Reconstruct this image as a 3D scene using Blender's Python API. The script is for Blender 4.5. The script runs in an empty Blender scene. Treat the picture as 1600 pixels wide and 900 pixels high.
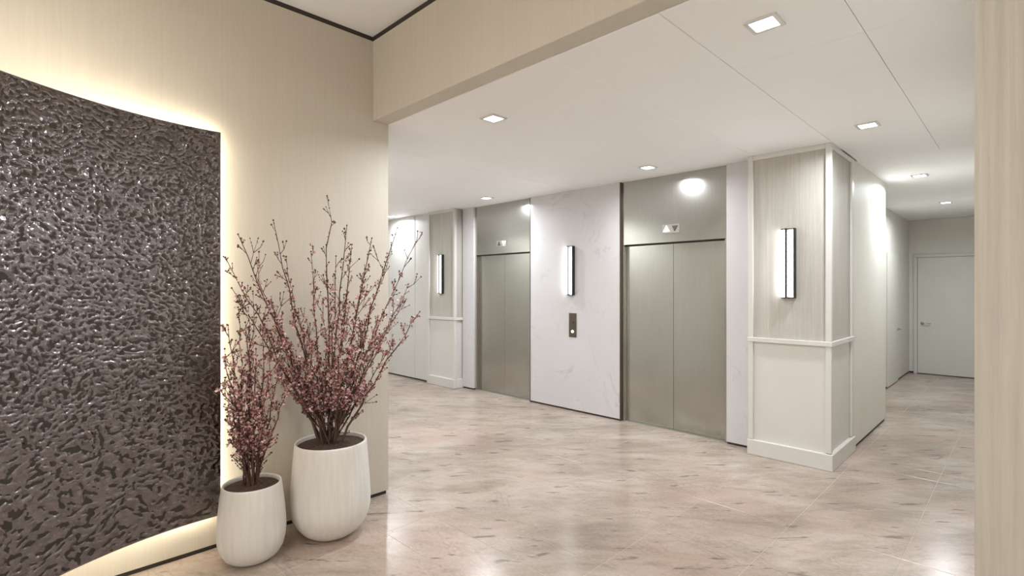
import bpy, bmesh, math, random
from mathutils import Vector, noise

# ------------------------------------------------------------------ scene, camera, world, exposure
scene = bpy.context.scene
COL = scene.collection
CAM_H = 1.6
cam_d = bpy.data.cameras.new('camera')
cam_d.sensor_width = 36.0
cam_d.lens = 36.0 * 807.0 / 1600.0
cam_d.clip_start = 0.05
cam = bpy.data.objects.new('camera', cam_d)
COL.objects.link(cam)
cam.location = (0, 0, CAM_H)
cam.rotation_euler = (math.radians(90), 0, math.radians(45))
scene.camera = cam
world = bpy.data.worlds.new('world')
scene.world = world
world.use_nodes = True
world.node_tree.nodes['Background'].inputs[0].default_value = (0.8, 0.8, 0.8, 1)
world.node_tree.nodes['Background'].inputs[1].default_value = 0.05
scene.view_settings.view_transform = 'Standard'
scene.view_settings.look = 'None'
scene.view_settings.gamma = 1.0
scene.view_settings.use_curve_mapping = False
scene.view_settings.exposure = 0.9
DOWNLIGHT_W = 8.5
FOYER_FILL_W = 8.0  # for the foyer downlights added out of view
FILL_E = 1.5  # glow of the panes added behind the camera
SCONCE_E = 11.0
HALO_E = 15.0
LAMP_COL = (0.895, 0.945, 1.0)
HALO_COL = (1.0, 0.91, 0.72)

# ------------------------------------------------------------------ layout (metres, camera above the origin)
CEIL = 2.87          # lobby ceiling
HIGH = 3.49          # foyer ceiling
WX = -3.53           # face of the left wall
BY0, BY1 = 2.03, 2.165   # beam
EY = 5.31            # face of the marble on the elevator wall
CX0, CX1, CY0, CY1 = -1.92, -1.215, 5.15, 5.99   # column
HX = -1.225          # corridor side wall next to the column
RX = -0.112          # right wall edge

# ------------------------------------------------------------------ helpers
def tag(o, label=None, cat=None, group=None, kind=None):
    if label: o['label'] = label
    if cat: o['category'] = cat
    if group: o['group'] = group
    if kind: o['kind'] = kind
    return o

def empty(name, loc, label=None, cat=None, group=None, kind=None):
    o = bpy.data.objects.new(name, None)
    o.empty_display_size = 0.1
    COL.objects.link(o)
    o.location = loc
    return tag(o, label, cat, group, kind)

def wloc(o):
    v = Vector((0, 0, 0))
    while o is not None:
        v += Vector(o.location)
        o = o.parent
    return v

def link_mesh(name, me, mat, parent=None, loc=(0, 0, 0)):
    """loc is a world position; parents are never rotated"""
    o = bpy.data.objects.new(name, me)
    COL.objects.link(o)
    if mat is not None and not me.materials:
        me.materials.append(mat)
    p = Vector(loc)
    if parent is not None:
        o.parent = parent
        p = p - wloc(parent)
    o.location = p
    return o

def bm_mesh(bm, name, smooth=False):
    bmesh.ops.recalc_face_normals(bm, faces=bm.faces)
    me = bpy.data.meshes.new(name)
    bm.to_mesh(me)
    bm.free()
    if smooth:
        for p in me.polygons:
            p.use_smooth = True
    return me

def box_bm(bm, x0, x1, y0, y1, z0, z1):
    r = bmesh.ops.create_cube(bm, size=1.0)
    for v in r['verts']:
        v.co = Vector(((x0 + x1) / 2 + v.co.x * (x1 - x0), (y0 + y1) / 2 + v.co.y * (y1 - y0), (z0 + z1) / 2 + v.co.z * (z1 - z0)))
    return r['verts']

def box(name, x0, x1, y0, y1, z0, z1, mat, parent=None, bevel=0.0, segs=1, kind=None):
    cx, cy = (x0 + x1) / 2, (y0 + y1) / 2
    bm = bmesh.new()
    box_bm(bm, x0 - cx, x1 - cx, y0 - cy, y1 - cy, 0, z1 - z0)
    if bevel > 0:
        bmesh.ops.bevel(bm, geom=list(bm.edges), offset=bevel, segments=segs, affect='EDGES', profile=0.5)
    me = bm_mesh(bm, name)
    o = link_mesh(name, me, mat, parent, (cx, cy, z0))
    if kind: o['kind'] = kind
    return o

def tube_bm(bm, pts, radii, sides=6, cap=True):
    rings = []
    up = Vector((0, 0, 1))
    n = len(pts)
    for i, p in enumerate(pts):
        d = (pts[min(i + 1, n - 1)] - pts[max(i - 1, 0)]).normalized()
        a = d.cross(up)
        if a.length < 1e-3: a = d.cross(Vector((1, 0, 0)))
        a.normalize()
        b = d.cross(a)
        rings.append([bm.verts.new(p + (a * math.cos(2 * math.pi * k / sides) + b * math.sin(2 * math.pi * k / sides)) * radii[i]) for k in range(sides)])
    for i in range(n - 1):
        for k in range(sides):
            bm.faces.new((rings[i][k], rings[i][(k + 1) % sides], rings[i + 1][(k + 1) % sides], rings[i + 1][k]))
    if cap:
        bm.faces.new(rings[0]); bm.faces.new(rings[-1])

def lathe_mesh(name, prof, seg=56):
    bm = bmesh.new()
    rings = []
    for r, z in prof:
        if r < 1e-5:
            rings.append([bm.verts.new((0, 0, z))])
        else:
            rings.append([bm.verts.new((r * math.cos(2 * math.pi * k / seg), r * math.sin(2 * math.pi * k / seg), z)) for k in range(seg)])
    for a, b in zip(rings[:-1], rings[1:]):
        for k in range(seg):
            k2 = (k + 1) % seg
            if len(a) == 1 and len(b) == 1: continue
            if len(a) == 1: bm.faces.new((a[0], b[k], b[k2]))
            elif len(b) == 1: bm.faces.new((a[k], b[0], a[k2]))
            else: bm.faces.new((a[k], b[k], b[k2], a[k2]))
    return bm_mesh(bm, name, True)

def prism_mesh(name, pts2, depth):
    """polygon in XZ, extruded along Y from 0 to -depth"""
    bm = bmesh.new()
    a = [bm.verts.new((x, 0, z)) for x, z in pts2]
    b = [bm.verts.new((x, -depth, z)) for x, z in pts2]
    bm.faces.new(a); bm.faces.new(b)
    n = len(a)
    for i in range(n):
        bm.faces.new((a[i], a[(i + 1) % n], b[(i + 1) % n], b[i]))
    return bm_mesh(bm, name)

# ------------------------------------------------------------------ materials
class NT:
    def __init__(self, name):
        self.m = bpy.data.materials.new(name)
        self.m.use_nodes = True
        self.t = self.m.node_tree
        self.p = self.t.nodes['Principled BSDF']
    def n(self, typ, **kw):
        nd = self.t.nodes.new(typ)
        for k, v in kw.items():
            if k in ('blend_type', 'data_type', 'operation', 'noise_dimensions', 'feature', 'clamp_factor', 'use_clamp', 'wave_type', 'bands_direction'):
                setattr(nd, k, v)
            else:
                nd.inputs[k].default_value = v
        return nd
    def l(self, a, b):
        self.t.links.new(a, b)
    def pos(self, scale=(1, 1, 1), rot=(0, 0, 0), obj=False):
        if obj:
            src = self.n('ShaderNodeTexCoord').outputs['Object']
        else:
            src = self.n('ShaderNodeNewGeometry').outputs['Position']
        mp = self.n('ShaderNodeMapping')
        mp.inputs['Scale'].default_value = scale
        mp.inputs['Rotation'].default_value = rot
        self.l(src, mp.inputs['Vector'])
        return mp.outputs['Vector']
    def pos2(self, ang, scale):
        a = self.pos((1, 1, 1), (0, 0, ang))
        mp = self.n('ShaderNodeMapping')
        mp.inputs['Scale'].default_value = scale
        self.l(a, mp.inputs['Vector'])
        return mp.outputs['Vector']
    def noise(self, vec, scale, detail=4, rough=0.55, dist=0.0):
        nd = self.n('ShaderNodeTexNoise', Scale=scale, Detail=detail, Roughness=rough, Distortion=dist)
        self.l(vec, nd.inputs['Vector'])
        return nd.outputs['Fac']
    def ramp(self, fac, stops):
        r = self.n('ShaderNodeValToRGB')
        el = r.color_ramp.elements
        el[0].position, el[0].color = stops[0][0], (*stops[0][1], 1)
        el[1].position, el[1].color = stops[-1][0], (*stops[-1][1], 1)
        for p, c in stops[1:-1]:
            e = el.new(p); e.color = (*c, 1)
        self.l(fac, r.inputs['Fac'])
        return r.outputs['Color']
    def mix(self, fac, a, b, mode='MIX'):
        m = self.n('ShaderNodeMix', data_type='RGBA', blend_type=mode)
        if hasattr(fac, 'node'): self.l(fac, m.inputs['Factor'])
        else: m.inputs['Factor'].default_value = fac
        for sock, v in ((m.inputs[6], a), (m.inputs[7], b)):
            if hasattr(v, 'node'): self.l(v, sock)
            else: sock.default_value = (*v, 1)
        return m.outputs[2]
    def bump(self, h, strength, dist=0.01):
        b = self.n('ShaderNodeBump', Strength=strength, Distance=dist)
        self.l(h, b.inputs['Height'])
        self.l(b.outputs['Normal'], self.p.inputs['Normal'])
    def base(self, c):
        if hasattr(c, 'node'): self.l(c, self.p.inputs['Base Color'])
        else: self.p.inputs['Base Color'].default_value = (*c, 1)
    def set(self, **kw):
        for k, v in kw.items():
            self.p.inputs[k.replace('_', ' ')].default_value = v

def linen(name, c1, c2, c3, rough=0.6):
    """wall covering with a fine vertical grain"""
    t = NT(name)
    streak = t.noise(t.pos((60, 60, 1.6)), 1.0, 5, 0.6)
    fine = t.noise(t.pos((240, 240, 9)), 1.0, 3, 0.6)
    broad = t.noise(t.pos((5, 5, 0.5)), 1.0, 3, 0.5)
    col = t.ramp(streak, [(0.30, c1), (0.52, c2), (0.74, c3)])
    col = t.mix(0.16, col, t.ramp(fine, [(0.3, tuple(0.6 * v for v in c1)), (0.7, c3)]))
    col = t.mix(0.25, col, t.ramp(broad, [(0.3, c1), (0.7, c3)]))
    t.base(col)
    t.set(Roughness=rough)
    t.bump(fine, 0.06, 0.002)
    return t.m

def paint(name, c, rough=0.45, var=0.04):
    t = NT(name)
    f = t.noise(t.pos(), 3.0, 4, 0.6)
    t.base(t.ramp(f, [(0.3, tuple(v * (1 - var) for v in c)), (0.7, c)]))
    t.set(Roughness=rough)
    t.bump(t.noise(t.pos(), 220, 2), 0.02, 0.001)
    return t.m

M = {}
M['wall'] = linen('linen_wall', (0.56, 0.51, 0.43), (0.585, 0.535, 0.455), (0.61, 0.56, 0.48))
M['linen'] = linen('linen_panel', (0.40, 0.375, 0.335), (0.48, 0.452, 0.405), (0.56, 0.53, 0.485))
M['white'] = paint('white_paint', (0.64, 0.62, 0.585), 0.40)
M['hallwall'] = paint('hall_paint', (0.70, 0.68, 0.62), 0.55)
M['ceil'] = paint('ceiling_paint', (0.92, 0.917, 0.915), 0.75, 0.02)
M['door'] = paint('door_paint', (0.66, 0.645, 0.60), 0.42)
M['dark'] = paint('dark_reveal', (0.035, 0.028, 0.022), 0.6)
M['metal_dark'] = NT('dark_bronze'); M['metal_dark'].base((0.14, 0.115, 0.09)); M['metal_dark'].set(Metallic=0.85, Roughness=0.35)
t = M['metal_dark']; t.l(t.noise(t.pos((300, 300, 20)), 1, 2), t.n('ShaderNodeMath').inputs[0]); M['metal_dark'] = t.m
M['black'] = paint('black_metal', (0.012, 0.011, 0.010), 0.5)
t = NT('chrome'); t.base((0.62, 0.60, 0.56)); t.set(Metallic=1.0, Roughness=0.25); M['chrome'] = t.m

# brushed steel of the elevator fronts
t = NT('brushed_steel')
g = t.noise(t.pos((260, 260, 4)), 1, 3, 0.6)
b = t.noise(t.pos((1.2, 1.2, 0.8)), 1, 2, 0.5)
t.base(t.mix(0.25, t.ramp(g, [(0.3, (0.42, 0.415, 0.38)), (0.7, (0.50, 0.49, 0.455))]), t.ramp(b, [(0.3, (0.36, 0.36, 0.32)), (0.7, (0.50, 0.49, 0.465))])))
t.set(Metallic=0.95, Roughness=0.19)
t.bump(g, 0.03, 0.001)
M['steel'] = t.m

# white marble with faint veins
t = NT('white_marble')
v = t.pos((1.0, 1.0, 1.0))
f1 = t.noise(v, 0.9, 8, 0.6, 1.1)
f2 = t.noise(v, 2.2, 6, 0.6, 0.4)
vein = t.ramp(f1, [(0.485, (0, 0, 0)), (0.50, (1, 1, 1)), (0.515, (0, 0, 0))])
mask = t.ramp(f2, [(0.48, (0, 0, 0)), (0.62, (0.8, 0.8, 0.8))])
vm = t.n('ShaderNodeMath', operation='MULTIPLY'); t.l(vein, vm.inputs[0]); t.l(mask, vm.inputs[1])
col = t.mix(vm.outputs[0], (0.60, 0.58, 0.585), (0.44, 0.42, 0.42))
t.base(t.mix(0.2, col, t.ramp(f2, [(0.35, (0.53, 0.51, 0.515)), (0.6, (0.64, 0.62, 0.625))])))
t.set(Roughness=0.14)
M['marble'] = t.m

# polished beige and pink floor marble, streaked, with dark flecks
t = NT('floor_marble')
A = -math.pi / 4
n1 = t.noise(t.pos2(A + 0.15, (0.9, 1.7, 1)), 1.0, 6, 0.6, 0.8)
n2 = t.noise(t.pos2(A - 0.1, (0.7, 2.6, 1)), 1.5, 8, 0.66, 0.9)
n3 = t.noise(t.pos2(A, (3.6, 14.0, 1)), 1.0, 3, 0.55, 0.3)
n4 = t.noise(t.pos(), 46, 4, 0.65)
n5 = t.noise(t.pos(), 0.95, 3, 0.5)
n6 = t.noise(t.pos2(A + 0.2, (2.5, 7.0, 1)), 1.0, 5, 0.65, 0.5)
col = t.ramp(n1, [(0.32, (0.22, 0.17, 0.13)), (0.45, (0.40, 0.335, 0.28)), (0.58, (0.53, 0.475, 0.42)), (0.72, (0.38, 0.345, 0.29))])
col = t.mix(0.5, col, t.ramp(n2, [(0.34, (0.19, 0.145, 0.11)), (0.46, (0.40, 0.33, 0.275)), (0.58, (0.56, 0.505, 0.45)), (0.72, (0.37, 0.31, 0.25))]))
pk = t.ramp(n5, [(0.46, (0, 0, 0)), (0.62, (0.65, 0.65, 0.65))])
col = t.mix(pk, col, (0.47, 0.345, 0.295))
gr = t.ramp(n6, [(0.50, (0, 0, 0)), (0.66, (0.55, 0.55, 0.55))])
col = t.mix(gr, col, (0.27, 0.22, 0.17))
fl = t.ramp(n3, [(0.625, (0, 0, 0)), (0.69, (0.92, 0.92, 0.92))])
col = t.mix(fl, col, (0.13, 0.105, 0.08))
vn = t.ramp(t.noise(t.pos2(A + 0.5, (0.7, 1.6, 1)), 1.2, 7, 0.6, 1.4), [(0.488, (0, 0, 0)), (0.50, (0.4, 0.4, 0.4)), (0.512, (0, 0, 0))])
col = t.mix(vn, col, (0.22, 0.18, 0.14))
col = t.mix(0.22, col, t.ramp(n4, [(0.3, (0.22, 0.21, 0.17)), (0.7, (0.58, 0.52, 0.46))]))
n7 = t.noise(t.pos(), 0.55, 2, 0.5, 0.6)
col = t.mix(1.0, col, t.ramp(n7, [(0.36, (0.80, 0.755, 0.72)), (0.62, (1.12, 1.10, 1.09))]), 'MULTIPLY')
oi = t.n('ShaderNodeObjectInfo')
tint = t.ramp(oi.outputs['Random'], [(0.0, (0.85, 0.83, 0.82)), (1.0, (0.91, 0.89, 0.88))])
t.base(t.mix(1.0, col, tint, 'MULTIPLY'))
t.set(Roughness=0.14)
t.l(t.ramp(n4, [(0.3, (0.19,) * 3), (0.7, (0.26,) * 3)]), t.p.inputs['Roughness'])
M['floor'] = t.m
M['grout'] = paint('floor_joint', (0.46, 0.40, 0.34), 0.6)

# rippled dark metal
t = NT('ripple_metal')
f = t.noise(t.pos((1, 1, 1)), 30, 3)
t.base(t.ramp(f, [(0.3, (0.19, 0.168, 0.172)), (0.7, (0.285, 0.254, 0.26))]))
t.set(Metallic=1.0, Roughness=0.16)
M['ripple'] = t.m

t = NT('matt_ceramic')
f = t.noise(t.pos((40, 40, 3)), 1, 4)
t.base(t.ramp(f, [(0.3, (0.66, 0.635, 0.60)), (0.7, (0.74, 0.715, 0.68))]))
t.set(Roughness=0.5); t.bump(t.noise(t.pos(), 160, 3), 0.04, 0.001)
M['pot'] = t.m
t = NT('potting_soil')
f = t.noise(t.pos(), 60, 6, 0.7)
t.base(t.ramp(f, [(0.3, (0.03, 0.018, 0.012)), (0.7, (0.12, 0.07, 0.05))]))
t.set(Roughness=0.95); t.bump(f, 0.8, 0.01)
M['soil'] = t.m
t = NT('branch_bark')
f = t.noise(t.pos((1, 1, 1)), 90, 3)
t.base(t.ramp(f, [(0.3, (0.045, 0.022, 0.018)), (0.7, (0.13, 0.07, 0.055))]))
t.set(Roughness=0.8)
M['bark'] = t.m
t = NT('flower_bud')
g_ = t.n('ShaderNodeNewGeometry')
t.base(t.ramp(g_.outputs['Random Per Island'], [(0, (0.035, 0.012, 0.012)), (1, (0.14, 0.05, 0.045))]))
t.set(Roughness=0.6)
M['bud'] = t.m
t = NT('pink_blossom')
g_ = t.n('ShaderNodeNewGeometry')
t.base(t.ramp(g_.outputs['Random Per Island'], [(0, (0.24, 0.07, 0.075)), (0.3, (0.46, 0.20, 0.205)), (0.6, (0.66, 0.40, 0.39)), (1, (0.82, 0.66, 0.60))]))
t.set(Roughness=0.7)
M['blossom'] = t.m

def glow(name, c, s):
    t = NT(name)
    t.base((0.8, 0.8, 0.8))
    t.p.inputs['Emission Color'].default_value = (*c, 1)
    t.set(Emission_Strength=s, Roughness=0.4)
    return t.m
M['lens'] = glow('lamp_lens', LAMP_COL, 9.0)
M['sconce'] = glow('sconce_glass', (0.97, 0.98, 1.0), SCONCE_E)
M['halo'] = glow('light_strip', HALO_COL, HALO_E)
M['halo_top'] = glow('light_strip_upper', HALO_COL, HALO_E * 1.4)
M['fill'] = glow('fill_glass', (1.0, 0.96, 0.88), FILL_E)  # glowing glass of the added panes, not a known entrance
M['lit'] = glow('lit_arrow', (1.0, 0.96, 0.88), 4.0)

# ------------------------------------------------------------------ floor
fl = box('floor', -9.6, 2.6, -3.1, 12.4, -0.12, -0.0012, M['grout'], kind='structure')
TX, TY = 0.61, 0.66
tile_cache = {}
def tile(x0, x1, y0, y1):
    k = (round(x1 - x0, 3), round(y1 - y0, 3))
    if k not in tile_cache:
        w, d = (k[0] - 0.002) / 2, (k[1] - 0.002) / 2
        bm = bmesh.new()
        box_bm(bm, -w, w, -d, d, -0.02, 0.0)
        top = [e for e in bm.edges if all(v.co.z > -0.001 for v in e.verts)]
        bmesh.ops.bevel(bm, geom=top, offset=0.0015, segments=1, affect='EDGES')
        me = bm_mesh(bm, 'floor_tile'); me.materials.append(M['floor'])
        tile_cache[k] = me
    o = bpy.data.objects.new('floor_tile', tile_cache[k])
    COL.objects.link(o)
    o.parent = fl
    o.location = Vector(((x0 + x1) / 2, (y0 + y1) / 2, 0)) - wloc(fl)
def tiles(xa, xb, ya, yb):
    i0 = math.floor((xa + 1.14) / TX); i1 = math.ceil((xb + 1.14) / TX)
    j0 = math.floor((ya - 1.80) / TY); j1 = math.ceil((yb - 1.80) / TY)
    for i in range(i0, i1):
        for j in range(j0, j1):
            x0, x1 = max(xa, -1.14 + i * TX), min(xb, -1.14 + (i + 1) * TX)
            y0, y1 = max(ya, 1.80 + j * TY), min(yb, 1.80 + (j + 1) * TY)
            if x1 - x0 > 0.02 and y1 - y0 > 0.02:
                tile(x0, x1, y0, y1)
tiles(WX - 0.01, 2.2, -1.5, BY1)
tiles(-9.5, RX + 0.02, BY1, 5.5)
tiles(-1.66, RX + 0.02, 5.5, 12.25)
# the floor behind the camera goes on in the same stone
box('floor_tile', WX - 0.01, 2.2, -3.0, -1.505, -0.02, 0.0, M['floor'], fl)

# ------------------------------------------------------------------ ceilings and beam
ce = box('ceiling', -9.6, RX + 0.15, BY1, 12.4, CEIL + 0.035, CEIL + 0.12, M['ceil'], kind='structure')
def cpanel(x0, x1, y0, y1, g=0.0015, shade_bevel=0.0, z=0.0):
    box('ceiling_panel', x0 + g, x1 - g, y0 + g, y1 - g, CEIL + z, CEIL + 0.034, M['ceil'], ce, bevel=max(0.0015, shade_bevel), segs=4 if shade_bevel else 1)
cpanel(-9.5, -6.95, BY1, 5.5, 0.0, 0.015)  # wide bevelled seams shape the dark bands between light pools on the ceiling
cpanel(-6.95, -4.15, BY1, 5.5, 0.0, 0.016)
cpanel(-4.15, -1.86, BY1, 5.5, 0.0, 0.016)
cpanel(-1.86, -1.21, BY1, 5.5)
cpanel(-1.21, -0.574, BY1, 3.05)
cpanel(-0.574, RX, BY1, 3.05)
cpanel(-1.21, -0.574, 3.05, 6.12)
cpanel(-0.574, RX, 3.05, 6.12)
cpanel(-1.66, RX, 6.12, 9.68, 0.0, 0.016)  # corridor seams are bevelled for the same dark bands between pools
cpanel(-1.66, RX, 9.68, 12.25, 0.0, 0.016)
box('ceiling_foyer', WX - 0.1, 2.3, -3.1, BY1, HIGH + 0.02, HIGH + 0.12, M['ceil'], kind='structure')
# dark shadow gap between foyer walls and the ceiling
box('trim_1', WX - 0.06, WX + 0.001, -3.0, BY0, HIGH - 0.012, HIGH + 0.02, M['dark'], kind='structure')
box('trim_2', WX, 2.2, BY0 - 0.001, BY0 + 0.06, HIGH - 0.012, HIGH + 0.02, M['dark'], kind='structure')
box('ceiling_beam', WX, RX, BY0, BY1 - 0.004, CEIL, HIGH - 0.012, M['wall'], bevel=0.003, kind='structure')

# ------------------------------------------------------------------ walls
def wall(name, x0, x1, y0, y1, z0, z1, mat):
    return box(name, x0, x1, y0, y1, z0, z1, mat, kind='structure')
wall('wall_left', WX - 0.16, WX, -3.0, BY1, 0.028, HIGH - 0.012, M['wall'])
wall('baseboard_left', WX - 0.15, WX - 0.012, -3.0, BY1 - 0.012, 0.0, 0.028, M['dark'])
wall('wall_front', -9.5, WX - 0.16, BY1 - 0.12, BY1, 0.0, CEIL + 0.03, M['hallwall'])
wall('wall_lobby_end', -9.6, -9.5, BY1, 5.5, 0.0, CEIL + 0.03, M['hallwall'])
wall('wall_right', RX, 2.2, BY0, BY1, 0.0, HIGH - 0.022, M['linen'])
wall('wall_corridor_right', RX, RX + 0.12, BY1, 12.25, 0.0, CEIL + 0.03, M['hallwall'])
wall('wall_foyer_right', 2.2, 2.3, -3.0, BY1, 0.0, HIGH + 0.02, M['wall'])
wall('wall_foyer_back', WX - 0.1, 2.3, -3.1, -3.0, 0.0, HIGH + 0.02, M['wall'])
wn = empty('fill_window_1', (-0.6, -2.98, 0.0), kind='structure', label='added unseen glowing entrance behind the viewer')  # glazing added out of view as fill for the foyer and elevator wall
for k in range(4):
    box('fill_pane', -2.76 + 1.05 * k, -1.76 + 1.05 * k, -2.985, -2.975, 0.10, 2.75, M['fill'], wn)
for k in range(5):
    box('fill_frame', -2.805 + 1.05 * k, -2.765 + 1.05 * k, -2.995, -2.94, 0.0, 2.80, M['metal_dark'], wn)
for z in (0.0, 2.755):
    box('fill_frame', -2.76, 1.39, -2.995, -2.94, z, z + 0.045, M['metal_dark'], wn)
# elevator wall
wb = wall('wall_back', -9.5, -1.3, 5.50, 5.62, 0.0, CEIL + 0.03, M['white'])
def marble_panel(x0, x1):
    p = box('marble_panel', x0, x1, EY, 5.499, 0.022, CEIL, M['marble'], wb, bevel=0.002)
    box('shadow_gap', x0 + 0.004, x1 - 0.004, EY + 0.015, 5.499, 0.0, 0.0218, M['dark'], wb)
    return p
marble_panel(-4.945, -3.475)
marble_panel(-2.195, CX0 - 0.001)
marble_panel(-6.435, -6.165)
for x in (-4.953, -3.475):     # slim dark edging strips beside the centre slab
    box('edge_strip', x, x + 0.008, EY - 0.004, 5.40, 0.0, CEIL, M['metal_dark'], wb)
# plain painted wall at the far left end
box('painted_panel', -9.5, -7.17, 5.20, 5.499, 0.025, CEIL, M['white'], wb)
box('shadow_gap', -9.5, -7.17, 5.212, 5.499, 0.0, 0.0248, M['dark'], wb)

# corridor
wall('wall_corridor_left', HX - 0.55, HX, CY1, 7.63, 0.03, CEIL, M['hallwall'])
wall('baseboard_corridor_left', HX - 0.54, HX - 0.012, CY1, 7.618, 0.0, 0.03, M['dark'])
wall('wall_corridor_recess', -1.78, -1.60, 7.63, 12.25, 0.03, CEIL, M['hallwall'])
wall('baseboard_corridor_recess', -1.77, -1.612, 7.63, 12.2, 0.0, 0.03, M['dark'])
wall('wall_corridor_end', -1.7, RX + 0.1, 12.25, 12.4, 0.03, CEIL, M['hallwall'])
wall('baseboard_corridor_end', -1.6, RX, 12.262, 12.38, 0.0, 0.03, M['dark'])

# ------------------------------------------------------------------ doors
def lever(parent, x, y, z, dx, axis='y'):
    """lever handle on a door face; the lever runs along dx"""
    bm = bmesh.new()
    if axis == 'y':
        tube_bm(bm, [Vector((0, 0, 0)), Vector((0, -0.012, 0))], [0.026, 0.026], 16)
        tube_bm(bm, [Vector((0, -0.01, 0)), Vector((0, -0.05, 0)), Vector((dx * 0.02, -0.058, 0)), Vector((dx * 0.13, -0.058, 0))], [0.009, 0.009, 0.009, 0.008], 10)
    else:
        tube_bm(bm, [Vector((0, 0, 0)), Vector((0.012, 0, 0))], [0.026, 0.026], 16)
        tube_bm(bm, [Vector((0.01, 0, 0)), Vector((0.05, 0, 0)), Vector((0.058, dx * 0.02, 0)), Vector((0.058, dx * 0.13, 0))], [0.009, 0.009, 0.009, 0.008], 10)
    link_mesh('door_handle', bm_mesh(bm, 'door_handle', True), M['chrome'], parent, (x, y, z))

# corridor end door
d = empty('door_3', (-1.02, 12.25, 0), kind='structure', label='pale grey door with lever at the far end of corridor')
box('door_leaf', -1.47, -0.57, 12.225, 12.249, 0.012, 2.165, M['door'], d, bevel=0.002)
for x0, x1 in ((-1.53, -1.474), (-0.566, -0.51)):
    box('door_frame', x0, x1, 12.215, 12.249, 0.0, 2.169, M['white'], d, bevel=0.002)
box('door_frame', -1.53, -0.51, 12.215, 12.249, 2.17, 2.225, M['white'], d, bevel=0.002)
lever(d, -1.40, 12.225, 0.945, 1)
# corridor side door
d = empty('door_4', (-1.6, 10.4, 0), kind='structure', label='flush white door in corridor side wall')
box('door_leaf', -1.599, -1.588, 10.05, 11.0, 0.012, 2.165, M['hallwall'], d, bevel=0.002)
lever(d, -1.588, 10.9, 0.9, -1, 'x')
# lobby far left door
d = empty('door_5', (-8.05, 5.2, 0), kind='structure', label='flush white door at far left of lobby')
box('door_leaf', -8.50, -7.60, 5.194, 5.199, 0.026, CEIL - 0.004, M['white'], d)
lever(d, -7.68, 5.194, 0.94, -1)

# elevator entrances
def elevator(n, x0, x1, label):
    d = empty('door_%d' % n, ((x0 + x1) / 2, 5.42, 0), kind='structure', label=label)
    j = 0.028
    hd = 2.115
    box('transom_panel', x0, x1, 5.345, 5.498, hd, CEIL, M['steel'], d, bevel=0.002)
    box('door_jamb', x0, x0 + j, 5.345, 5.498, 0, hd - 0.001, M['steel'], d, bevel=0.002)
    box('door_jamb', x1 - j, x1, 5.345, 5.498, 0, hd - 0.001, M['steel'], d, bevel=0.002)
    xm = (x0 + x1) / 2
    box('door_leaf', x0 + j + 0.001, xm - 0.0015, 5.405, 5.44, 0.008, hd - 0.015, M['steel'], d, bevel=0.002)
    box('door_leaf', xm + 0.0015, x1 - j - 0.001, 5.405, 5.44, 0.008, hd - 0.015, M['steel'], d, bevel=0.002)
    box('head_gap', x0 + j + 0.001, x1 - j - 0.001, 5.41, 5.44, hd - 0.0149, hd - 0.0005, M['dark'], d)
    box('door_sill', x0 + j + 0.001, x1 - j - 0.001, 5.36, 5.44, 0.0002, 0.0075, M['chrome'], d)
    return d
elevator(1, -3.466, -2.197, 'right brushed steel elevator doors beside the panelled column')
elevator(2, -6.163, -4.955, 'left brushed steel elevator doors beyond the marble slab')

# ------------------------------------------------------------------ panelled columns
def column(x0, x1, y0, y1, label, side=True):
    c = empty('panelled_column', ((x0 + x1) / 2, (y0 + y1) / 2, 0), label, 'column', 'panelled columns')
    i = 0.020     # panels sit back from the frame
    box('core', x0 + i + 0.02, x1 - i - 0.02, y0 + i + 0.02, y1, 0.0, CEIL, M['white'], c)
    zr = 1.105
    # front panels
    box('upper_panel', x0 + 0.012, x1 - i - 0.021, y0 + i, y0 + i + 0.0195, zr, CEIL - 0.002, M['linen'], c)
    box('lower_panel', x0 + 0.012, x1 - i - 0.021, y0 + i, y0 + i + 0.0195, 0.02, zr, M['white'], c)
    w = 0.046
    box('stile', x0, x0 + w, y0, y0 + i - 0.0005, 0.15, CEIL - 0.001, M['white'], c, bevel=0.003)
    box('stile', x1 - w, x1, y0, y0 + w, 0.15, CEIL - 0.001, M['white'], c, bevel=0.003)
    box('top_rail', x0 + w, x1 - w, y0 + 0.003, y0 + i - 0.0005, CEIL - 0.045, CEIL - 0.001, M['white'], c, bevel=0.003)
    box('chair_rail', x0 - 0.004, x1 + 0.008, y0 - 0.008, y0 + i - 0.0005, zr - 0.020, zr + 0.022, M['white'], c, bevel=0.004, segs=2)
    # side panels
    box('upper_panel', x1 - i - 0.0195, x1 - i, y0 + w, y1, zr, CEIL - 0.002, M['linen'], c)
    box('lower_panel', x1 - i - 0.0195, x1 - i, y0 + w, y1, 0.02, zr, M['white'], c)
    if y1 - y0 > 0.4:
        box('stile', x1 - i + 0.0005, x1, y1 - 0.09, y1, 0.15, CEIL - 0.001, M['white'], c, bevel=0.003)
        box('top_rail', x1 - i + 0.0005, x1 - 0.003, y0 + w, y1 - 0.09, CEIL - 0.045, CEIL - 0.001, M['white'], c, bevel=0.003)
        box('plinth', x1 - i - 0.015, x1 + 0.014, y0 + 0.031, y1, 0.0, 0.145, M['white'], c, bevel=0.004)
    else:
        box('stile', x1 - i + 0.0005, x1, y1 - 0.04, y1, 0.15, CEIL - 0.001, M['white'], c, bevel=0.003)
        box('plinth', x1 - i - 0.015, x1 + 0.014, y0 + 0.031, y1, 0.0, 0.145, M['white'], c, bevel=0.004)
    box('chair_rail', x1 - i + 0.0005, x1 + 0.008, y0 + i, y1, zr - 0.020, zr + 0.022, M['white'], c, bevel=0.004, segs=2)
    box('plinth', x0 - 0.004, x1 + 0.014, y0 - 0.014, y0 + 0.030, 0.0, 0.145, M['white'], c, bevel=0.004)
    return c
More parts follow.
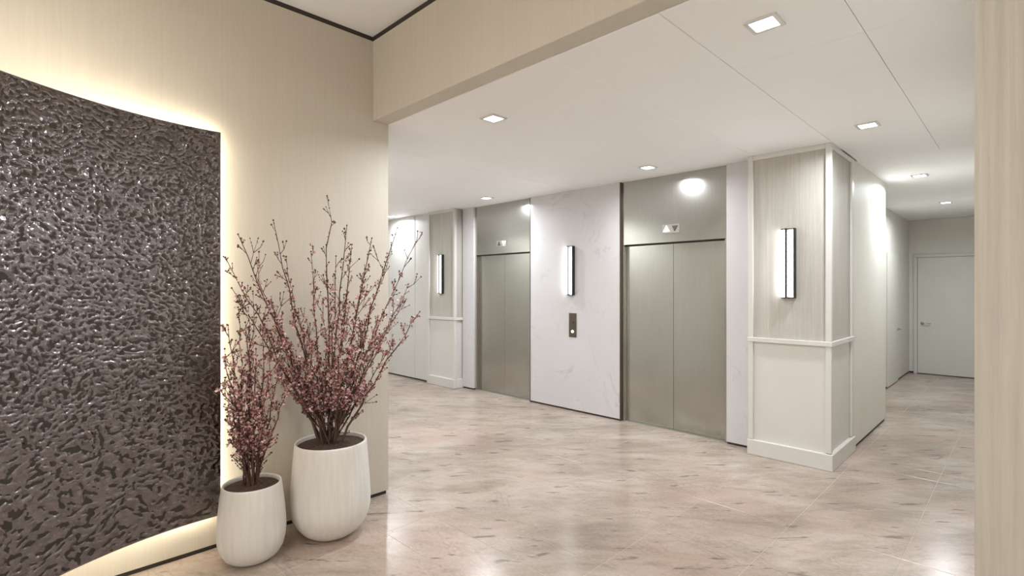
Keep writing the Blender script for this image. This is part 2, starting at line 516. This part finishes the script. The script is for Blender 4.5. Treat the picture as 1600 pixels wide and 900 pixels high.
column(CX0, CX1, CY0, CY1, 'tall linen and white panelled column at the corridor corner')
column(-7.165, -6.44, 5.15, 5.499, 'distant white panelled pilaster left of the farther elevator')

# ------------------------------------------------------------------ wall sconces
def sconce(x, y, z0, z1, label):
    s = empty('wall_sconce', (x, y, z0), label, 'wall light', 'twin tube wall sconces')
    w = 0.036
    box('back_plate', x - 0.056, x + 0.056, y - 0.014, y, z0, z1, M['metal_dark'], s, bevel=0.003)
    for sx in (-1, 1):
        cx = x + sx * 0.033
        bm = bmesh.new()
        n = 14
        pts = []
        for k in range(n + 1):
            a = math.pi * k / n
            pts.append((0.0225 * math.cos(a), -0.018 - 0.030 * math.sin(a)))
        lo = [bm.verts.new((px, py, 0.012)) for px, py in pts]
        hi = [bm.verts.new((px, py, z1 - z0 - 0.012)) for px, py in pts]
        for k in range(n):
            bm.faces.new((lo[k], lo[k + 1], hi[k + 1], hi[k]))
        bm.faces.new((lo[0], lo[-1], hi[-1], hi[0]))
        bm.faces.new(lo); bm.faces.new(hi)
        g = link_mesh('glass_tube', bm_mesh(bm, 'glass_tube'), M['sconce'], s, (cx, y, z0))
        for zc in (z0, z1 - 0.0115):
            bm = bmesh.new()
            a_ = [bm.verts.new((px * 1.06, py * 1.03, 0)) for px, py in pts] 
            b_ = [bm.verts.new((px * 1.06, py * 1.03, 0.0115)) for px, py in pts]
            for k in range(n):
                bm.faces.new((a_[k], a_[k + 1], b_[k + 1], b_[k]))
            bm.faces.new((a_[0], a_[-1], b_[-1], b_[0])); bm.faces.new(a_); bm.faces.new(b_)
            link_mesh('end_cap', bm_mesh(bm, 'end_cap'), M['metal_dark'], s, (cx, y, zc))
    box('centre_bar', x - 0.0092, x + 0.0092, y - 0.068, y - 0.0145, z0, z1, M['black'], s)
    box('side_bar', x + 0.0555, x + 0.0675, y - 0.050, y - 0.0005, z0, z1, M['black'], s)
    return s
sconce(-1.566, CY0 + 0.020, 1.506, 2.145, 'bright twin tube sconce on the linen column')
sconce(-4.225, EY, 1.506, 2.145, 'twin tube sconce on the centre marble slab above the call button')
sconce(-6.805, 5.170, 1.506, 2.145, 'distant twin tube sconce on the far left pilaster')

# ------------------------------------------------------------------ call button plate and lanterns
c = empty('call_button_plate', (-4.19, EY, 0.96), 'bronze elevator call plate with one lit button on marble slab', 'call button')
box('plate', -4.25, -4.13, EY - 0.008, EY, 0.96, 1.275, M['metal_dark'], c, bevel=0.002)
for z, mt in ((1.035, 'lit'), (1.16, 'metal_dark')):
    bm = bmesh.new()
    tube_bm(bm, [Vector((0, 0, 0)), Vector((0, -0.007, 0))], [0.017, 0.016], 20)
    link_mesh('button', bm_mesh(bm, 'button'), M[mt], c, (-4.19, EY - 0.008, z))
def lantern(x, lit_first, label):
    s = empty('elevator_lantern', (x, 5.345, 2.215), label, 'indicator', 'elevator direction lanterns')
    box('plate', x - 0.105, x + 0.105, 5.337, 5.345, 2.215, 2.315, M['chrome'], s, bevel=0.002)
    for k, sx in ((0, -0.05), (1, 0.05)):
        up = [(-0.036, -0.03), (0.036, -0.03), (0, 0.034)]
        dn = [(-0.036, 0.03), (0.036, 0.03), (0, -0.034)]
        lit = (k == 0) == lit_first
        link_mesh('up_arrow' if k == 0 else 'down_arrow', prism_mesh('arrow', up if k == 0 else dn, 0.005), M['lit' if lit else 'dark'], s, (x + sx, 5.337, 2.265))
lantern(-2.83, True, 'lantern with lit up arrow above the right elevator')
lantern(-5.56, False, 'lantern with lit down arrow above the left elevator')

# ------------------------------------------------------------------ recessed downlights
def downlight(x, y, z, label, watts, lamp=True, group='square ceiling downlights'):
    s = empty('downlight', (x, y, z), label, 'ceiling light', group)
    h, q = 0.073, 0.054
    t_ = 0.009
    bm = bmesh.new()
    for (a, b, c_, d_) in ((-h, h, -h, -q), (-h, h, q, h), (-h, -q, -q, q), (q, h, -q, q)):
        box_bm(bm, a, b, c_, d_, -t_, 0)
    link_mesh('trim_ring', bm_mesh(bm, 'trim_ring'), M['white'], s, (x, y, z))
    bm = bmesh.new()
    box_bm(bm, -q, q, -q, q, -0.006, -0.001)
    link_mesh('lens', bm_mesh(bm, 'lens'), M['lens'], s, (x, y, z))
    if lamp:
        ld = bpy.data.lights.new('downlight_lamp', 'AREA')
        ld.shape = 'SQUARE'; ld.size = 0.10
        ld.energy = watts; ld.color = LAMP_COL if z < 3 else (1.0, 0.93, 0.82)
        ld.spread = math.radians(165)
        lo = bpy.data.objects.new('downlight_lamp', ld)
        COL.objects.link(lo)
        lo.parent = s
        lo.location = (0, 0, -0.012)
    return s
DL = [(-0.895, 2.605, 'large near square downlight at the upper right of the ceiling'),
      (-2.825, 2.63, 'square downlight nearest the beam, left of centre'),
      (-0.885, 4.80, 'square downlight right of the column top at the corridor mouth'),
      (-2.828, 4.845, 'square downlight in front of the right elevator'),
      (-5.395, 4.885, 'square downlight in front of the left elevator'),
      (-0.868, 7.367, 'first square downlight inside the corridor'),
      (-0.866, 9.95, 'last square downlight near the corridor end door'),
      (-7.97, 4.95, 'farthest downlight beside the left wall edge above the far door')]
for x, y, lb in DL:
    w = DOWNLIGHT_W * (1.75 if y > 7 else 1.5 if (x > -1 and y > 4) else 1.1 if x < -7 else 2.2 if x < -5 else 1.6 if x < -2 else 1.3)
    downlight(x, y, CEIL, lb, w)
downlight(-5.395, 2.63, CEIL, 'added unseen square downlight behind the left wall end, nearer the beam', DOWNLIGHT_W * 2.2)  # hidden downlight added to brighten the left end of the lobby
downlight(-7.97, 2.63, CEIL, 'added unseen square downlight behind the left wall at the lobby end', DOWNLIGHT_W * 1.8)  # also added out of sight, for light on the lobby's front wall
for x, y, lb in ((-2.2, 0.15, 'added unseen foyer downlight nearest the rippled panel'), (-1.4, -1.9, 'added unseen foyer downlight behind the viewer on the panel side'), (0.9, 0.3, 'added unseen foyer downlight nearest the right linen wall'), (0.9, -1.9, 'added unseen foyer downlight at the back right corner')):
    downlight(x, y, HIGH + 0.02, lb, FOYER_FILL_W, group='added foyer downlights')  # none of these is in view; all added to light the foyer

# ------------------------------------------------------------------ curved rippled wall panel
PZ0, PZ1 = 0.228, 2.54
def arc_x(y):
    return -3.452 + (0.40 * (0.9 - y) ** 2 if y < 0.9 else 0.0)
PY1, PY0 = 0.962, -0.62
def panel_frame():
    ys = [PY1 - (PY1 - PY0) * k / 400 for k in range(401)]
    pts = [Vector((arc_x(y), y, 0)) for y in ys]
    s = [0.0]
    for a, b in zip(pts[:-1], pts[1:]): s.append(s[-1] + (b - a).length)
    return pts, s
pts_, s_ = panel_frame()
LEN = s_[-1]
def at_s(s):
    import bisect
    i = min(max(bisect.bisect_left(s_, s), 1), len(s_) - 1)
    f = (s - s_[i - 1]) / (s_[i] - s_[i - 1])
    p = pts_[i - 1].lerp(pts_[i], f)
    t = (pts_[i] - pts_[i - 1]).normalized()
    n = Vector((-t.y, t.x, 0))
    if n.x < 0: n = -n
    return p, n
art = empty('ripple_wall_panel', (-3.3, 0.45, PZ0), 'large curved dark rippled metal wall panel with backlit edges', 'wall art')
def ripple(s, z):
    low = 1.0 - min(1.0, max(0.0, (z - 0.25) / 1.1))           # broader swells near the bottom
    wx = noise.noise(Vector((s * 7, z * 7, 3.1))) * 0.04
    wz = noise.noise(Vector((s * 7, z * 7, 9.7))) * 0.04
    a = noise.noise(Vector(((s + wx) * 44, (z + wz) * 58, 0.0)))
    b = noise.noise(Vector(((s + wz) * 88, (z + wx) * 108, 5.0)))
    c = noise.noise(Vector(((s + wx) * 21, (z + wz) * 34, 2.0)))
    return 0.0046 * a * (1 - 0.35 * low) + 0.0022 * b * (1 - 0.7 * low) + 0.0048 * c * (0.25 + 0.75 * low)
NS, NZ = int(LEN / 0.0042), int((PZ1 - PZ0) / 0.0042)
vs, fs = [], []
base = Vector((-3.3, 0.45, PZ0))
cols_ = [at_s(LEN * i / NS) for i in range(NS + 1)]
for i in range(NS + 1):
    p, n = cols_[i]
    s = LEN * i / NS
    ed = min(1.0, min(i, NS - i) / 3.0)
    for k in range(NZ + 1):
        z = PZ0 + (PZ1 - PZ0) * k / NZ
        e2 = ed * min(1.0, min(k, NZ - k) / 3.0)
        q = p + n * (ripple(s, z) * e2)
        vs.append((q.x - base.x, q.y - base.y, z - base.z))
R = NZ + 1
for i in range(NS):
    for k in range(NZ):
        fs.append((i * R + k, i * R + k + 1, (i + 1) * R + k + 1, (i + 1) * R + k))
me = bpy.data.meshes.new('rippled_sheet')
me.from_pydata(vs, [], fs)
bm = bmesh.new(); bm.from_mesh(me); bmesh.ops.recalc_face_normals(bm, faces=bm.faces); bm.to_mesh(me); bm.free()
if me.polygons[len(me.polygons) // 2].normal.x < 0: me.flip_normals()
for p in me.polygons: p.use_smooth = True
link_mesh('rippled_sheet', me, M['ripple'], art, base)
def curved_slab(name, s0, s1, z0, z1, d0, d1, mat, nseg):
    """slab that follows the arc, between offsets d0 and d1 behind the sheet"""
    bm = bmesh.new()
    rings = []
    for i in range(nseg + 1):
        p, n = at_s(s0 + (s1 - s0) * i / nseg)
        a, b = p - n * d0 - base, p - n * d1 - base
        rings.append([bm.verts.new((a.x, a.y, z0 - base.z)), bm.verts.new((a.x, a.y, z1 - base.z)), bm.verts.new((b.x, b.y, z1 - base.z)), bm.verts.new((b.x, b.y, z0 - base.z))])
    for r0, r1 in zip(rings[:-1], rings[1:]):
        for k in range(4):
            bm.faces.new((r0[k], r0[(k + 1) % 4], r1[(k + 1) % 4], r1[k]))
    bm.faces.new(rings[0]); bm.faces.new(rings[-1])
    return link_mesh(name, bm_mesh(bm, name), mat, art, base)
curved_slab('backing_board', 0.0, LEN, PZ0, PZ1, 0.001, 0.018, M['dark'], 40)
curved_slab('light_strip', 0.02, LEN - 0.02, PZ1 - 0.026, PZ1 - 0.006, 0.0185, 0.030, M['halo_top'], 40)
curved_slab('light_strip', 0.02, LEN - 0.02, PZ0 + 0.015, PZ0 + 0.035, 0.0185, 0.030, M['halo'], 40)
curved_slab('light_strip', 0.015, 0.035, PZ0 + 0.04, PZ1 - 0.04, 0.0185, 0.030, M['halo'], 1)
for z in (0.6, 2.1):
    box('bracket', WX, -3.471, 0.60, 0.66, z, z + 0.05, M['dark'], art)

# ------------------------------------------------------------------ planters with branches
def px(x, y, d):
    t = (x - 800.0) / 807.0
    return Vector(((-1 + t) * d / math.sqrt(2), (1 + t) * d / math.sqrt(2), CAM_H + (450.0 - y) / 807.0 * d))
def clampw(p):
    lim = -3.475 if p.y > 1.02 else -3.40
    if p.x < lim: p.x = lim
    return p
def add_bud(bm, p, r):
    res = bmesh.ops.create_icosphere(bm, subdivisions=1, radius=r)
    for v in res['verts']: v.co = v.co + p
def add_flower(bm, p, r, rng):
    for _ in range(rng.choice((2, 3, 3, 4))):
        a = Vector((rng.uniform(-1, 1), rng.uniform(-1, 1), rng.uniform(-0.6, 1))).normalized()
        b = a.cross(Vector((rng.uniform(-1, 1), rng.uniform(-1, 1), rng.uniform(-1, 1))))
        if b.length < 1e-3: continue
        b.normalize()
        c_ = a.cross(b) * 0.35
        q = p
        v = [bm.verts.new(q), bm.verts.new(q + a * r * 0.6 + b * r * 0.45 + c_ * r * 0.3), bm.verts.new(q + a * r * 1.15 + c_ * r * 0.5), bm.verts.new(q + a * r * 0.6 - b * r * 0.45 + c_ * r * 0.3)]
        bm.faces.new((v[0], v[1], v[2])); bm.faces.new((v[0], v[2], v[3]))

def stem(parent, p0, p3, r0, rng, zlo, zhi, dens=1.0, bend=0.12, nseg=12, fl_top=0.72):
    """one branch: a tapered, slightly crooked stem with twigs, buds and small blossoms"""
    mid = p0.lerp(p3, 0.35)
    L = (p3 - p0).length
    h = p3 - p0
    mid.z += bend * math.hypot(h.x, h.y)
    pts, rad = [], []
    for k in range(nseg + 1):
        u = k / nseg
        q = p0 * (1 - u) ** 2 + mid * 2 * u * (1 - u) + p3 * u * u
        j = 0.006 * (0 if k in (0, nseg) else 1) * (0.5 + u)
        q = clampw(q + Vector((rng.gauss(0, j), rng.gauss(0, j), rng.gauss(0, j * 0.5))))
        pts.append(q); rad.append(r0 * (1 - 0.78 * u))
    wood, buds, flow = bmesh.new(), bmesh.new(), bmesh.new()
    tube_bm(wood, pts, rad, 5)
    def pt(u):
        x = u * nseg; i = min(int(x), nseg - 1)
        return pts[i].lerp(pts[i + 1], x - i), (pts[i + 1] - pts[i]).normalized()
    def deco(p, u):
        z01 = (p.z - zlo) / (zhi - zlo)
        fprob = 0.85 if z01 < 0.42 else max(0.07, 0.85 - (z01 - 0.42) * 2.2)
        fprob *= dens
        if rng.random() < fprob and z01 > 0.11:
            add_flower(flow, clampw(p + Vector([rng.gauss(0, 0.006) for _ in range(3)])), rng.uniform(0.009, 0.019), rng)
        if rng.random() < 0.22:
            add_bud(buds, p, rng.uniform(0.0035, 0.0060))
    def twig(p, d, ln, u, depth):
        a = Vector((rng.gauss(0, 1), rng.gauss(0, 1), rng.gauss(0, 0.6)))
        side = (a - d * a.dot(d)).normalized()
        dirv = (d * rng.uniform(0.7, 1.1) + side * rng.uniform(0.5, 1.0) + Vector((0, 0, 0.25))).normalized()
        q1 = clampw(p + dirv * ln * 0.5 + Vector([rng.gauss(0, ln * 0.05) for _ in range(3)]))
        q2 = clampw(p + dirv * ln + Vector((0, 0, ln * 0.12)))
        tube_bm(wood, [p, q1, q2], [0.0022, 0.0018, 0.0011], 4)
        add_bud(buds, q2, rng.uniform(0.004, 0.0068))
        for f_ in (0.25, 0.5, 0.72, 0.9):
            w_ = p.lerp(q1, f_ * 2) if f_ < 0.5 else q1.lerp(q2, f_ * 2 - 1)
            deco(w_, u)
        if depth > 0 and ln > 0.06:
            for _ in range(rng.choice((1, 2))):
                twig(q1, dirv, ln * 0.55, u, depth - 1)
    u = 0.14
    while u < 0.98:
        p, dv = pt(u)
        twig(p, dv, (rng.uniform(0.14, 0.23) if rng.random() < 0.14 else rng.uniform(0.03, 0.11)) * (1.1 - 0.4 * u), u, 1)
        for _ in range(3):
            p2, _d = pt(min(0.99, u + rng.uniform(0, 0.05)))
            deco(p2, u)
        u += rng.uniform(0.035, 0.065) * 1.0 / max(0.5, L)
    add_bud(buds, pts[-1], 0.006)
    b = link_mesh('branch', bm_mesh(wood, 'branch'), M['bark'], parent, wloc(parent))
    off = wloc(parent)
    b.data.transform(__import__('mathutils').Matrix.Translation(-off))
    for nm, bmx, mt in (('buds', buds, 'bud'), ('blossoms', flow, 'blossom')):
        if len(bmx.verts) == 0:
            bmx.free(); continue
        o = link_mesh(nm, bm_mesh(bmx, nm), M[mt], b, off)
        o.data.transform(__import__('mathutils').Matrix.Translation(-off))
        o['kind'] = 'stuff'

def planter(x, y, prof, soil_r, soil_z, label, lip):
    s = empty('potted_branches', (x, y, 0), label, 'potted plant', 'potted blossoming branches')
    p = link_mesh('pot', lathe_mesh('pot', prof), M['pot'], s, (x, y, 0))
    bm = bmesh.new()
    n = 40
    rng = random.Random(5)
    c0 = bm.verts.new((0, 0, soil_z + 0.012))
    prev = None
    rings = []
    for r in (0.25, 0.5, 0.75, 1.0):
        rings.append([bm.verts.new((soil_r * r * math.cos(2 * math.pi * k / n), soil_r * r * math.sin(2 * math.pi * k / n), soil_z + rng.uniform(-0.004, 0.006) * (1 if r < 1 else 0) + 0.012 * (1 - r))) for k in range(n)])
    for k in range(n):
        bm.faces.new((c0, rings[0][k], rings[0][(k + 1) % n]))
        for a, b in zip(rings[:-1], rings[1:]):
            bm.faces.new((a[k], b[k], b[(k + 1) % n], a[(k + 1) % n]))
    o = link_mesh('soil', bm_mesh(bm, 'soil', True), M['soil'], p, (x, y, 0))
    return s
# large planter
LX, LY = -3.225, 1.552
big = planter(LX, LY, [(0, 0.0), (0.105, 0.0), (0.135, 0.008), (0.175, 0.035), (0.212, 0.078), (0.238, 0.13), (0.2485, 0.185), (0.2495, 0.24), (0.246, 0.32), (0.2385, 0.42), (0.2305, 0.52), (0.2245, 0.592), (0.2225, 0.602), (0.217, 0.606), (0.2115, 0.603), (0.2095, 0.595), (0.2105, 0.56), (0.2105, 0.50)],
              0.2108, 0.578, 'larger white tapered planter of tall pink blossoming branches by wall end', 0.6)
SX, SY = -3.262, 1.078
small = planter(SX, SY, [(0, 0.0), (0.095, 0.0), (0.118, 0.006), (0.148, 0.028), (0.172, 0.068), (0.1845, 0.12), (0.1875, 0.165), (0.1855, 0.22), (0.179, 0.30), (0.1695, 0.38), (0.1625, 0.436), (0.161, 0.444), (0.156, 0.447), (0.151, 0.444), (0.1495, 0.436), (0.150, 0.40), (0.150, 0.36)],
                0.1503, 0.422, 'smaller white tapered planter of pink blossoming branches beside the rippled panel', 0.45)
rng = random.Random(11)
BIG = [(511, 306, 3.36), (427, 344, 3.22), (372, 366, 3.10), (352, 402, 3.02), (362, 450, 3.06), (447, 401, 3.30), (486, 393, 3.42), (542, 352, 3.35), (550, 382, 3.50),
       (581, 372, 3.40), (621, 356, 3.55), (650, 378, 3.62), (638, 444, 3.50), (656, 487, 3.45), (630, 470, 3.70), (606, 410, 3.65), (570, 420, 3.25), (525, 400, 3.2),
       (400, 430, 3.15), (420, 470, 3.22), (460, 480, 3.30), (480, 520, 3.15), (590, 500, 3.30), (560, 540, 3.2), (610, 545, 3.5), (440, 545, 3.2), (505, 470, 3.45), (535, 500, 3.12), (430, 590, 3.25), (580, 600, 3.42)]
for x, y, dd in BIG:
    a = rng.uniform(0, 6.28); r = rng.uniform(0.01, 0.06)
    tgt = clampw(px(x, y, dd))
    b0 = Vector((LX, LY, 0.57)) + Vector((tgt.x - LX, tgt.y - LY, 0)) * 0.06 + Vector((r * math.cos(a), r * math.sin(a), 0))
    stem(big, b0, tgt, rng.uniform(0.0065, 0.0095), rng, 0.65, 2.15)
SMALL = [(395, 455, 3.05), (372, 480, 3.0), (356, 508, 2.96), (351, 545, 2.95), (412, 490, 3.1), (430, 520, 3.1), (384, 520, 2.95), (440, 560, 3.12), (446, 610, 3.1), (352, 590, 2.96),
         (365, 560, 2.9), (400, 545, 2.9), (420, 580, 2.95), (375, 600, 3.0), (355, 640, 2.98), (405, 620, 3.15), (388, 480, 3.12)]
for x, y, dd in SMALL:
    a = rng.uniform(0, 6.28); r = rng.uniform(0.01, 0.045)
    tgt = clampw(px(x, y, dd))
    b0 = Vector((SX, SY, 0.415)) + Vector((tgt.x - SX, tgt.y - SY, 0)) * 0.06 + Vector((r * math.cos(a), r * math.sin(a), 0))
    stem(small, b0, tgt, rng.uniform(0.0055, 0.008), rng, 0.48, 1.75)
